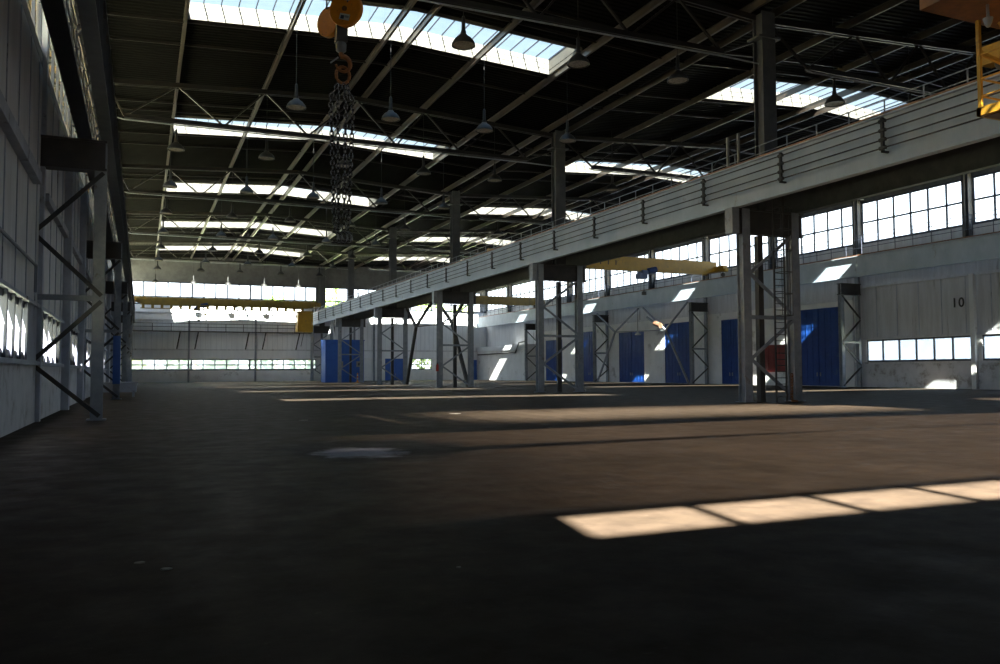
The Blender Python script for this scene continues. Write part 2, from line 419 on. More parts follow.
MB().box((61.9, YE-.16, 1.0), (62.0, YE-.11, 1.4)).build('door_handle', 'steel', l_)
# gallery with railing along the end wall
t = thing('wall_gallery', (14, YE-1, 8.9), 'long steel gallery with a pipe railing and raking struts across the far end wall', 'walkway')
MB().box((-1.6, YE-1.4, 8.95), (29.3, YE-.3, 9.1)).build('gallery_deck', 'steel_dark', t)
mb = MB()
for z in (9.8, 10.4): mb.tube([(-1.6, YE-1.35, z), (29.3, YE-1.35, z)], .05, 6)
for k in range(11): mb.tube([(-1.4+k*3.05, YE-1.35, 9.1), (-1.4+k*3.05, YE-1.35, 10.4)], .05, 6)
mb.build('railing', 'steel_dark', t)
for x in (6.2, 9.2, 17.9, 20.9, 27.0): MB().bar((x, YE-1.2, 9.0), (x-.5, YE-.25, 5.9), .16).build('strut', 'steel_dark', t)
# annex lean-to in the far right corner
root = sempty('wall_annex')
MB().box((63.3, 133.5, 0), (XR-.02, YE, 5.7)).build('annex_wall', 'plaster_clean', root)
MB().box((63.0, 133.2, 5.7), (XR-.02, YE, 6.6)).build('annex_ledge', 'panel_light', root)
tag(MB().tube([(63.15, YE-.5, 5.1), (63.15, 137.5, 5.2), (62.9, 135.5, 6.9), (62.9, 132.6, 7.1)], .12, 8).build('wall_pipe', 'steel_dark'), 'dark pipe that steps up along the white annex wall in the far right corner', 'pipe')

# wall behind the camera (with its high strip of panes)
ops = []
x = 0.42
xs = []
while x < 30: ops.append((x, x+1.78, 14.7, 15.75)); xs.append(x); x += 1.93
wall_y('wall_back', YB, -1, ops, [(0, 14.6, "plaster", "lower_wall"), (14.6, 15.85, 'dark_wall', 'upper_wall')], XL-.25, XR+.25)
for x in xs: pass
WN[0] += 1
r = sempty('window_%d' % WN[0])
g = MB()
for x in xs: g.add([(x, YB-.12, 14.7), (x+1.78, YB-.12, 14.7), (x+1.78, YB-.12, 15.75), (x, YB-.12, 15.75)], [(0,1,2,3)])
g.build('window_glass', 'glass_strip', r)
WN[0] += 1; r = sempty('window_%d' % WN[0])
MB().box((XL-.2, YB-.14, 15.85), (XR+.2, YB-.12, 22.7)).build('window_glass', 'glass_dimmer', r)  # unseen pane added to lay dim sun on the foreground floor
def fins(x0, x1, put, lo=0.0, hi=1.0):  # unseen fins added so the sunlight fades in gradually across the floor
    mb = MB(); p = .19; x = x0
    while x < x1:
        q = (x+p/2-x0)/(x1-x0); w_ = p*(1-(lo+(hi-lo)*q*q*(3-2*q)))
        if w_ > .006: put(mb, x, x+w_)
        x += p
    return mb
fins(XL-.2, 7.0, lambda m_, a, b: m_.box((a, YB-.20, 15.85), (b, YB-.15, 22.6))).build('added_sun_fin', 'dark_wall', r)

# ------------------------------------------------------------------ ceiling: corrugated deck with skylight openings
def deck():
    mb = MB()
    per = .42; h = .07
    spans = [(XL-.2, 2.0, None), (2.0, 14.3, 'm'), (14.3, 25.2, 'm'), (25.2, 31.0, None), (31.0, 37.7, None), (37.7, 48.6, 'm'), (48.6, 61.2, 'm'), (61.2, XR+.2, None)]
    for (xa, xb, kind) in spans:
        segs = []
        if kind is None: segs = [(YB, YE)]
        else:
            u = YB
            for (a, b) in SKY_Y:
                if b < YB: continue
                segs.append((u, a)); u = b
            segs.append((u, YE))
        za, zb = deckz(xa if xa > 31 or xb <= 31 else xa+.001), deckz(xb if xb != 31 else 30.999)
        if xa == 31.0: za = deckz(31.001)
        for (ya, yb) in segs:
            if yb-ya < .1: continue
            if ya == YB: ya = SKY_Y[0][0]-.05
            if yb-ya < .1: continue
            n = max(1, round((yb-ya)/per)); p = (yb-ya)/n
            ys = []
            for k in range(n):
                y = ya+k*p
                ys += [(y, 0), (y+.35*p, 0), (y+.5*p, h), (y+.85*p, h)]
            ys.append((yb, 0))
            vs = []
            for (y, d) in ys: vs += [(xa, y, za+d), (xb, y, zb+d)]
            mb.add(vs, [(2*i, 2*i+1, 2*i+3, 2*i+2) for i in range(len(ys)-1)])
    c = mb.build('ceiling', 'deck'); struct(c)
    sk = MB()
    for (xa, xb, kind) in spans:
        segs = [(SKY_Y[0][0]-.1, YE+.3)] if kind is None else []
        if kind:
            u = YB-.3
            for (a, b) in SKY_Y:
                if b < YB: continue
                if u > YB: segs.append((u, a-.1))
                u = b+.1
            segs.append((u, YE+.3))
        za = deckz(31.001 if xa == 31 else xa); zb = deckz(30.999 if xb == 31 else xb)
        ea, eb = (.0, .0)
        for (ya, yb) in segs: sk.prism([(xa, za+.10), (xb, zb+.10), (xb, zb+.16), (xa, za+.16)], ya, yb)
    for k in range(2):
        for x in ((SKY_MAIN, SKY_RIGHT)[k]): sk.box((x-.12, YB, deckz(x)-.03), (x-.02 if x in (2.0, 37.7) else x+.12, YE, deckz(x)+.16)) if False else None
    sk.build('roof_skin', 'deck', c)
    MB().box((XL-4.4, YB-.5, 21.75), (XL-.1, YE+.5, 21.9)).build('added_eaves_boards', 'tan_boards', c)  # overhang added to keep the sun out of the high left windows
    rf = MB(); y = YB; k = 0
    while y < YE:
        rf.box((XL-4.4, y, 21.45), (XL-.26, y+.22, 21.75)); rf.bar((XL-.3, y, 21.4), (XL-4.3, y+3.2*(-1)**k, 21.3), .16, .16); y += 2.6; k += 1  # crossed diagonals added to stand in for dark branch silhouettes
    rf.box((XL-2.6, YB, 21.3), (XL-2.4, YE, 21.6))
    rf.build('added_eaves_rafter', 'steel_dark', c)
    for (xa, xb) in ((XL-.2, 14.3), (14.3, 31.0), (31.001, 48.6), (48.6, XR)):
        MB().prism([(xa, deckz(xa)+.1), (xb, deckz(xb)+.1), (xb, deckz(xb)+.12), (xa, deckz(xa)+.12)], YB-.3, SKY_Y[0][0]-.1).build('added_rooflight_sheet', 'glass_dimmer', c)  # unseen sheets added behind the camera to pass dim sun to the floor
    fins(XL-.2, 6.0, lambda m_, a, b: m_.box((a, YB-.3, deckz(a)+.15), (b, SKY_Y[0][0]-.1, deckz(a)+.18))).build('added_sun_fin', 'dark_wall', c)
    return c
ceil = deck()
# transverse joists carrying the sheets
mb = MB()
for g in [10.7]+G:
    for dy in (-16.2, -9.6, -6.0, 6.0):
        y = g+dy
        if y > YE-1 or y < 12: continue
        for xa, xb in ((-3.2, 14.3), (14.3, 30.9), (31.1, 48.6), (48.6, 65.2)):
            z0 = deckz(xa if xa > 31 or xa < 30 else 30.9); z1 = deckz(xb)
            mb.bar((xa, y, z0-.12), (xb, y, z1-.12), .09, .16)
j = mb.build('joist', 'truss', ceil)

def skylight(x0, x1, ridge, ya, yb, idx, bay):
    gm = 'glass_dim' if (idx == 0) else 'glass_sky'
    lab = ('first', 'second', 'third', 'fourth', 'fifth', 'sixth', 'seventh')
    t = thing('skylight', ((x0+x1)/2, (ya+yb)/2, deckz(x0)),
              'gabled glazed skylight with white curbs across the %s bay roof, %s' % (bay, 'the one over the viewer' if idx == 0 else lab[idx-1]+' of those in view'), 'skylight', 'skylights across the hall roof')
    H = .88
    # curbs following the slope
    for (y, s) in ((ya, -1), (yb, 1)):
        mb = MB()
        for xa, xb in ((x0, ridge), (ridge, x1)):
            za, zb = deckz(xa), deckz(xb)
            mb.prism([(xa, za-.12), (xb, zb-.12), (xb, zb+H), (xa, za+H)], min(y, y+s*.12), max(y, y+s*.12))
        c = mb.build('curb', 'curb', t)
        mj = MB()
        n = 12
        for k in range(1, n):
            x = x0+(x1-x0)*k/n; z = deckz(x); mj.box((x-.02, y-.015 if s > 0 else y, z-.08), (x+.02, y if s > 0 else y+.015, z+H))
        for zz in (.22, .58):
            for xa, xb in ((x0, ridge), (ridge, x1)):
                mj.bar((xa, y-s*.01, deckz(xa)+zz), (xb, y-s*.01, deckz(xb)+zz), .02, .02)
        mj.build('curb_seam', 'steel_dark', c)
    for x, s in ((x0, -1), (x1, 1)):
        MB().box((min(x, x+s*.1), ya, deckz(x)-.16), (max(x, x+s*.1), yb, deckz(x)+H)).build('end_curb', 'curb', t)
    g = MB(); b = MB()
    for xa, xb in ((x0, ridge), (ridge, x1)):
        g.add([(xa, ya, deckz(xa)+H), (xb, ya, deckz(xb)+H), (xb, yb, deckz(xb)+H), (xa, yb, deckz(xa)+H)], [(0,1,2,3)])
    g.build('glazing', gm, t)
    if idx == 0:    # added unseen slats, denser towards both edges, to soften the sun's floor band
        lv = MB(); p = .5; y = ya-1.0; zt_ = deckz(ridge)+.55
        while y < yb:
            q = min(1, max(0, (y+p/2-ya)/(yb-ya))); op_ = .62*max(0, math.sin(math.pi*q))**1.3
            w_ = p*(1-op_)
            lv.prism([(y, zt_), (y+w_, zt_), (y+w_+1.28*1.3, zt_-1.3), (y+1.28*1.3, zt_-1.3)], x0, x1, 'x'); y += p
        lv.build('added_louvre', 'deck', t)
        if x0 < 10: fins(x0, x0+7, lambda m_, a, b: m_.box((a, ya-.2, zt_-.02), (b, yb+.2, zt_+.02))).build('added_louvre', 'deck', t)
    n = 24
    for k in range(n+1):
        x = x0+(x1-x0)*k/n; z = deckz(x)+H
        b.bar((x, ya, z+.02), (x, yb, z+.02), .05, .08)
    b.build('glazing_bar', 'frame', t)
n_ = 0
for i, (a, b) in enumerate(SKY_Y):
    if a < YB: continue
    pass
SK = [s for s in SKY_Y if s[0] > YB]
for i, (a, b) in enumerate(SK):
    skylight(SKY_MAIN[0], SKY_MAIN[1], 14.3, a, b, i, 'main')
    skylight(SKY_RIGHT[0], SKY_RIGHT[1], 48.6, a, b, i, 'right-hand')

# purlins -----------------------------------------------------------------
names_main = ['left eaves', 'left end of the skylights', 'left slope', 'left side of the ridge', 'right side of the ridge', 'right slope', 'right end of the skylights', 'middle column row, left side']
PX = [-2.4, 2.0, 7.8, 13.55, 15.05, 19.7, 25.4, 30.2]
def purlin(x, label, k=1.0):
    z = deckz(x)-.05
    mb = MB().box((x-.03, 12, z-.48), (x+.03, YE-.02, z-.06)).box((x-.08*k, 12, z-.50), (x+.08*k, YE-.02, z-.46)).box((x-.10*k, 12, z-.1), (x+.10*k, YE-.02, z-.05))
    o = mb.build('roof_purlin', 'purlin', loc=(x, 84, z-.3)); tag(o, label, 'roof beam')
for x, n in zip(PX, names_main): purlin(x, 'long brown steel purlin under the main bay roof, along the '+n)
names_r = ['middle column row, right side', 'left end of the skylights', 'left slope', 'left side of the ridge', 'right side of the ridge', 'right slope', 'right end of the skylights']
for x, n in zip([31.9, 37.4, 43.4, 47.8, 49.4, 54.8, 62.2], names_r): purlin(x, 'long steel purlin under the right-hand bay roof, along the '+n, .55)

# trusses -----------------------------------------------------------------
def truss(y, x0, x1, ridge, label, tops, bots):
    t = thing('roof_truss', ((x0+x1)/2, y, 18.6), label, 'roof truss', 'roof trusses across the bays')
    def tz(x): return deckz(x)-.75
    mb = MB()
    for a, b in ((x0, ridge), (ridge, x1)):
        for s in (-.14, .14): mb.bar((a, y+s, tz(a)), (b, y+s, tz(b)), .10, .32)
    mb.build('top_chord', 'truss', t)
    mb = MB()
    for s in (-.14, .14): mb.bar((bots[0], y+s, 18.8), (bots[-1], y+s, 18.8), .12, .26)
    mb.build('bottom_chord', 'truss', t)
    seq = []
    for i, b in enumerate(bots):
        seq.append((b, 'b'))
        if i < len(tops): seq.append((tops[i], 't'))
    for i in range(len(seq)-1):
        (a, ka), (b, kb) = seq[i], seq[i+1]
        p = (a, y, 18.8 if ka == 'b' else tz(a)); q = (b, y, 18.8 if kb == 'b' else tz(b))
        MB().bar(p, q, .12, .12).build('diagonal', 'truss', t)
    MB().bar((bots[0], y, 18.8), (x0, y, tz(x0)-.1), .12).build('end_strut', 'truss', t)
    MB().bar((bots[-1], y, 18.8), (x1, y, tz(x1)-1.3), .10).build('end_strut', 'truss', t)
    MB().tube([(bots[0]-.5, y-.35, 18.55), (bots[0], y-.35, 18.45), (bots[-1], y-.35, 18.45), (x1, y-.35, 18.4)], .045, 6).build('conduit', 'steel', t)
for i, y in enumerate(G[:5]):
    truss(y, -2.4, 30.6, 14.3, 'dark steel lattice roof truss over the main bay, %s from the front' % ORD[i], [2.0, 7.8, 14.3, 19.7, 25.6], [-1.3, 5.0, 10.8, 17.4, 22.6, 28.4])
    truss(y, 31.6, 64.8, 48.6, 'dark steel lattice roof truss over the right-hand bay, %s from the front' % ORD[i], [38.1, 43.4, 48.6, 54.8, 60.8], [34.4, 40.8, 46, 51.5, 57.8, 62.8])

# ------------------------------------------------------------------ column towers
def hleg(mb, x, y, z0, z1, wx=.42, wy=.5, t=.05):
    mb.box((x-wx/2, y-wy/2, z0), (x-wx/2+t, y+wy/2, z1)); mb.box((x+wx/2-t, y-wy/2, z0), (x+wx/2, y+wy/2, z1))
    mb.box((x-wx/2+t, y-.04, z0), (x+wx/2-t, y+.04, z1))
    return mb
def chan_leg(mb, x, y, z0, z1, wx, wy):
    # two channels back to back with a recessed web
    mb.box((x-wx/2, y-wy/2, z0), (x+wx/2, y-wy/2+.06, z1)).box((x-wx/2, y+wy/2-.06, z0), (x+wx/2, y+wy/2, z1))
    mb.box((x-wx*.22, y-wy/2+.06, z0), (x+wx*.22, y+wy/2-.06, z1))
    mb.box((x-wx/2-.12, y-wy/2-.12, z0), (x+wx/2+.12, y+wy/2+.12, z0+.05))
    return mb
def tower(y, xa, xb, label, mid=True, head=(28.85, 33.65), zig=True, xmid=None):
    xm = (xa+xb)/2; xq = xmid or xm
    t = thing('steel_column', (xm, y, 0), label, 'column', 'column towers of the middle row')
    chan_leg(MB(), xa, y, 0, 10.38, .5, .55).build('leg', 'steel', t)
    chan_leg(MB(), xb, y, 0, 10.38, .5, .55).build('leg', 'steel', t)
    if mid: MB().box((xq-.17, y-.02, 0), (xq+.17, y+.28, 9.0)).build('middle_post', 'steel_dark', t)
    MB().box((head[0], y-.24, 9.05), (head[1], y+.24, 9.12)).box((head[0], y-.24, 10.3), (head[1], y+.24, 10.38)).box((head[0]+.06, y-.12, 9.12), (head[1]-.06, y+.12, 10.3)).build('cross_head', 'steel_dark', t)
    MB().box((head[0]-.2, y-.3, 9.0), (head[0]+.25, y+.3, 10.38)).build('beam_bracket', 'steel', t)
    MB().bar((xa+.2, y-.2, 4.55), (xb-.2, y-.2, 4.55), .12, .2).build('cross_bar', 'steel', t)
    pts = [(xb-.2, .15), (xa+.2, 2.3), (xb-.2, 4.45), (xb-.2, 4.7), (xa+.2, 6.9), (xb-.2, 9.1)]
    for (p, q) in ((0,1),(1,2),(3,4),(4,5)):
        MB().bar((pts[p][0], y-.22, pts[p][1]), (pts[q][0], y-.22, pts[q][1]), .10, .16).build('brace', 'steel', t)
    u = MB(); 
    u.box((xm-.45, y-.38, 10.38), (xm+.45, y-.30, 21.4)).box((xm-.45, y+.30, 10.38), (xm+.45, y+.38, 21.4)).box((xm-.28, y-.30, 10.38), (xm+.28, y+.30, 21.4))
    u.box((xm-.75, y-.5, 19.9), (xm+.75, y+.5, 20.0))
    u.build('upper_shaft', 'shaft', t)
    return t
for i, y in enumerate(G[:5]):
    tower(y, 29.6 if i == 0 else 29.4, 33.0, 'grey lattice steel column of the middle row, %s from the front%s' % (ORD[i], ', with a ladder' if i == 0 else (', in front of the blue booth' if i == 4 else '')), xmid=30.75 if i == 0 else None)
tower(G[5]-.2, 29.35, 33.0, 'grey lattice steel column of the middle row standing against the far end wall')

def side_tower(y, xi, xo, label, group, s, blue=False):
    t = thing('steel_column', ((xi+xo)/2, y, 0), label, 'column', group)
    wi = .40
    chan_leg(MB(), xi, y, 0, 10.2, wi, .42).build('leg', 'steel', t)
    MB().box((xo-.14, y-.2, 0), (xo+.14, y+.2, 20.9)).build('wall_leg', 'pilaster' if s < 0 else 'steel', t)
    a, b = min(xi, xo), max(xi, xo)
    MB().box((a-.15, y-.24, 9.15), (b+.15, y+.24, 10.1)).box((a-.2, y-.3, 10.1), (b+.2, y+.3, 10.18)).box((a-.2, y-.3, 9.07), (b+.2, y+.3, 9.15)).build('cross_head', 'steel_dark', t)
    MB().bar((a, y-.2, 4.4), (b, y-.2, 4.4), .1, .2).build('cross_bar', 'steel', t)
    ti = xi-s*.1; to = xo+s*.1
    for (p, q) in (((ti, .15), (to, 2.0)), ((to, 2.15), (ti, 4.3)), ((ti, 4.5), (to, 6.6)), ((to, 6.75), (ti, 9.0))):
        MB().bar((p[0], y-.18, p[1]), (q[0], y-.18, q[1]), .09, .15).build('brace', 'steel_dark', t)
    if blue: MB().box((xi-.22, y-.24, 1.0), (xi+.22, y+.24, 4.1)).build('blue_wrap', 'blue_plain', t)
    return t
for i, y in enumerate((33.2, 58.6, 84.0, 108.0, 132.3)):
    side_tower(y, -1.47, -3.40, 'grey lattice steel column by the left wall, %s from the front' % ORD[i], 'column towers along the left wall', -1, blue=(i == 1))
for i, y in enumerate((35.9, 60.1, 84.0, 107.9, 132.0)):
    side_tower(y, 62.7, 64.9, 'grey lattice steel column by the right wall, %s' % ('the one outside the right edge' if i == 0 else ORD[i-1]+' of those in view'), 'column towers along the right wall', 1)
# upper wall posts on the right between the windows
for i, y in enumerate(RG[4:-1]):
    o = MB().box((XR-.5, y-.32, 12.8), (XR-.02, y+.32, 21.2)).box((XR-.75, y-.12, 12.8), (XR-.5, y+.12, 21.2)).build('wall_post', 'steel_dark', loc=(XR-.3, y, 12.8))
    tag(o, 'dark upright post between the high windows of the right wall, %s from the front' % ORD[i], 'post', 'posts between the high right windows')

# portal braces --------------------------------------------------------------
def portal(x, ya, yb, na, nb, zt, label, tx='steel', k=1):
    t = thing('portal_brace', (x, (ya+yb)/2, 0), label, 'brace')
    (y1, z1), (y2, z2) = na, nb
    MB().bar((x, ya-.75, .1), (x, y1, z1), .22*k).build('brace_leg', tx, t); MB().bar((x, yb+.75, .1), (x, y2, z2), .22*k).build('brace_leg', tx, t)
    MB().bar((x, y1, z1), (x, y2, z2), .14).build('brace_tie', tx, t)
    for (a, b) in (((y1, z1), (ya-.75, zt)), ((y1, z1), (y1-6.2, zt)), ((y2, z2), (yb+.75, zt)), ((y2, z2), (y2+5.2, zt))):
        MB().bar((x, a[0], a[1]), (x, b[0], b[1]), .18*k).build('brace_fork', tx, t)
portal(33.0, 107.9, 83.6, (103.1, 7.6), (89.5, 7.4), 10.3, 'forked steel portal brace between the third and fourth middle columns', 'steel_dark', 1.6)
portal(62.7, 107.9, 84.0, (102.0, 7.3), (89.5, 7.0), 10.3, 'forked steel portal brace in front of two blue doors on the right wall')

# ------------------------------------------------------------------ crane runways
def runway(x, y0, y1, face, label, bars=False, fw=.2, zb=10.4, zt=12.62, pm='beam'):
    t = thing('crane_runway_beam', (x, (y0+y1)/2, zb), label, 'crane beam', 'crane runway beams')
    g = MB().box((x-.04, y0, zb+.06), (x+.04, y1, zt-.06)).box((x-fw, y0, zb), (x+fw, y1, zb+.06)).box((x-fw, y0, zt-.06), (x+fw, y1, zt))
    g.build('girder', pm, t)
    s = MB(); k = 0; y = y0+1.5
    while y < y1:
        s.box((x-.17, y-.02, zb+.06), (x-.04, y+.02, zt-.06)) if face > 0 else s.box((x+.04, y-.02, zb+.06), (x+.17, y+.02, zt-.06))
        y += 2.0
    s.build('stiffener', pm, t)
    MB().box((x-.06, y0, zt), (x+.06, y1, zt+.14)).box((x-.12, y0, zt), (x+.12, y1, zt+.03)).build('crane_rail', 'rust', t)
    if bars:
        c = MB()
        for dz in (.35, .75, 1.15, 1.5): c.tube([(x-face*-.35*-1 if False else x+bars*.36, y0, zt-dz), (x+bars*.36, y1, zt-dz)], .036, 5)
        c.build('conductor_bar', 'black', t)
        b = MB(); y = 19.0
        while y < y1:
            b.box((min(x+bars*.05, x+bars*.42), y-.05, zt-1.7), (max(x+bars*.05, x+bars*.42), y+.05, zt-1.62))
            b.box((min(x+bars*.30, x+bars*.42), y-.06, zt-1.7), (max(x+bars*.30, x+bars*.42), y+.06, zt-.2))
            for dz in (.35, .75, 1.15, 1.5): b.tube([(x+bars*.36, y-.16, zt-dz), (x+bars*.36, y+.16, zt-dz)], .085, 7)
            y += 6.07
        b.build('insulator_bracket', 'black', t)
    return t
runway(29.1, 12, 155.3, -1, 'pale grey crane runway girder with conductor bars, left one of the middle row', bars=-1)
runway(33.35, 12, 155.3, -1, 'crane runway girder darkened to paint in shade, right one of the middle row', pm='shaft')  # darker steel than its twin paints in the shade under the girders
runway(-1.32, 12, 155.3, -1, 'dark crane runway girder along the left wall', pm='shaft')
runway(62.9, 12, 155.3, 0+1 if False else -1, 'grey crane runway girder along the right wall below the high windows', zb=10.6)

# walkway between the middle girders, with two railings
t = thing('crane_walkway', (31.2, 84, 12.8), 'steel walkway with pipe railings on top of the middle crane girders', 'walkway')
mb = MB().box((29.55, 12, 12.47), (30.55, 155.2, 12.55)).box((31.75, 12, 12.47), (33.0, 155.2, 12.55))
y = 12.2
while y < 155:
    if min(abs(y-g) for g in G) > .9: mb.box((30.55, y, 12.43), (31.75, y+1.0, 12.55))
    y += 1.05
mb.build('walkway_deck', 'steel_dark', t)
def railing(x, y0, y1, z0, hs, step, parent, m='steel_dark', r=.03):
    mb = MB()
    for h in hs: mb.tube([(x, y0, z0+h), (x, y1, z0+h)], r, 5)
    y = y0
    while y <= y1: mb.tube([(x, y, z0), (x, y, z0+hs[0])], r*1.2, 5); y += step
    return mb.build('railing', m, parent)
railing(30.45, 12.2, 155, 12.55, (1.3, .85, .4), 2.03, t, 'steel')
railing(32.95, 12.2, 155, 12.55, (1.5, 1.0, .5), 2.03, t)
mb = MB()   # woven mesh infill
y = 13.0
while y < 60:
    mb.tube([(32.97, y, 12.8), (32.97, y+1.4, 14.2)], .012, 4); mb.tube([(32.97, y+1.4, 12.8), (32.97, y, 14.2)], .012, 4); y += .35
mb.build('mesh_infill', 'steel_dark', t)
for i, y in enumerate((37.0, 36.1)):
    tag(MB().box((30.25, y-.06, 12.55), (30.37, y+.06, 14.9)).build('railing_post', 'paper', loc=(30.3, y, 12.55)), 'tall pale post on the middle walkway, %s of the pair beside the first column' % ('left' if i == 0 else 'right'), 'post')
# low gallery rail on the right runway
t = thing('crane_walkway', (64.1, 84, 12.8), 'narrow steel walkway and railing on the right wall girder below the high windows', 'walkway')
MB().box((64.5, 12, 12.72), (65.2, 155, 12.80)).build('walkway_deck', 'steel_dark', t)
railing(63.12, 12.2, 155, 12.6, (2.0, 1.6, .8), 1.9, t, 'frame', .028)
t = thing('crane_walkway', (-2.6, 84, 12.8), 'steel walkway with a cluttered railing beside the left wall girder', 'walkway')
MB().box((-2.86, 12, 12.7), (-2.26, 150, 12.55)).build('walkway_deck', 'steel_dark', t)
railing(-2.3, 12.2, 150, 12.55, (1.3, .7), 2.0, t)
mb = MB(); y = 14
random.seed(3)
while y < 140:
    mb.bar((-3.1, y, 13.2+random.random()), (-1.9, y+1.2+random.random()*1.5, 15.2+random.random()*1.6), .10, .10)
    if random.random() < .6: mb.bar((-2.3, y+.6, 14.5), (-3.0, y+2.2, 17.5), .08, .08)
    y += 1.7
mb.build('stay_brace', 'steel_dark', t)

# ladder on first column --------------------------------------------------------
LDX = .3
t = thing('cage_ladder', (31.3, 34.2, 0), 'steel cage ladder on the nearest middle column, rising to the crane girders', 'ladder')
for x in (30.95, 31.65): MB().box((x-.035, 34.15, 0), (x+.035, 34.23, 12.7)).build('ladder_rail', 'steel_dark', t)
mb = MB(); z = .3
while z < 12.6: mb.tube([(30.95, 34.19, z), (31.65, 34.19, z)], .022, 6); z += .33
mb.build('rung', 'steel_dark', t)
mb = MB(); z = 4.6
while z < 10.5:
    pts = [(31.3+.42*math.cos(a), 34.19-.38-.4*math.sin(a), z) for a in [math.pi*k/10 for k in range(11)]]
    mb.tube([(31.65, 34.19, z)]+pts+[(30.95, 34.19, z)], .022, 5); z += 1.15
for a in (.5, 1.57, 2.6): mb.tube([(31.3+.42*math.cos(a), 34.19-.38-.4*math.sin(a), 4.6), (31.3+.42*math.cos(a), 34.19-.38-.4*math.sin(a), 10.3)], .02, 5)
mb.build('safety_cage', 'steel_dark', t)
# rusty chain hung at the ladder foot
def chain_mesh(pts, link, r, w):
    mb = MB(); n = 0
    segs = []
    for i in range(len(pts)-1):
        p, q = Vector(pts[i]), Vector(pts[i+1]); L_ = (q-p).length; k = max(1, round(L_/(link*.78)))
        for j in range(k):
            c = p+(q-p)*((j+.5)/k); segs.append((c, (q-p).normalized()))
    for n, (c, d) in enumerate(segs):
        u = Vector((1,0,0)) if n % 2 == 0 else Vector((0,1,0))
        a = (u-d*u.dot(d)).normalized()
        lp = []
        for k in range(10):
            an = 2*math.pi*k/10
            lp.append(c+d*(math.sin(an)*link*.5)+a*(math.cos(an)*w*.5*(1.0 if abs(math.cos(an)) > .5 else 1)))
        mb.tube(lp, r, 5, closed=True)
    return mb
tag(chain_mesh([(31.75, 33.9, 1.5), (31.72, 33.9, .12)], .2, .03, .14).tube([(31.6, 33.8, .06), (31.9, 33.7, .06), (31.8, 34.0, .1)], .05, 6).build('rusty_chain', 'chain_rust', loc=(31.7, 33.9, 0)),
    'rusty chain hanging at the foot of the cage ladder', 'chain')

# ------------------------------------------------------------------ bay lamps
def make_lamp(loc, label):
    t = thing('bay_lamp', loc, label, 'lamp', 'bell-shaped lamps hung in rows under the roof')
    x, y, z = loc
    MB().lathe([(.57, 0), (.56, .06), (.50, .20), (.37, .36), (.22, .46), (.15, .56), (.12, .56), (.18, .44), (.34, .33), (.47, .17), (.53, .02), (.57, 0)], loc, 20).build('lamp_shade', 'lamp_dark', t, smooth=True)
    MB().lathe([(.001, .07), (.2, .06), (.50, .04), (.50, .06), (.001, .10)], loc, 16).build('lamp_lens', 'lamp_glass', t)
    MB().lathe([(.001, .54), (.13, .54), (.13, .68), (.10, .74), (.085, 1.35), (.05, 1.42), (.001, 1.42)], loc, 12).build('stem', 'lamp', t, smooth=True)
    return t
lamp0 = None
rows = [35.4, 47.7, 60.0, 72.2, 84.6, 96.5, 108.7, 120.8, 131.0, 150.0]
pos = ['leftmost', 'second from left', 'middle', 'second from right', 'rightmost']
def lamp_wire(x, y, par):
    MB().tube([(x, y, 18.42), (x, y, deckz(x)-.5)], .016, 4).build('hanging_cable', 'black', par)
for r_, y in enumerate(rows):
    for c_, x in enumerate((1.95, 8.0, 13.65, 19.8, 25.8)):
        if r_ == 0 and c_ < 2: continue
        if r_ == 1 and c_ == 0: continue
        lab = 'bell-shaped metal bay lamp, %s in the %s row of the main bay' % (pos[c_], ORD[r_])
        if lamp0 is None:
            lamp0 = make_lamp((x, y, 17.0), lab); MB().tube([(x, y, 18.42), (x, y, deckz(x)-.45)], .016, 4).build('hanging_cable', 'black', lamp0)
        else: dup(lamp0, (x, y, 17.0), lab)
for r_, y in enumerate((35.0, 59.4, 83.7)):
    for c_, x in enumerate((36.4, 42.5)):
        dup(lamp0, (x, y, 17.0), 'bell-shaped metal bay lamp of the right-hand bay, %s in its %s row' % (('left', 'right')[c_], ORD[r_]))

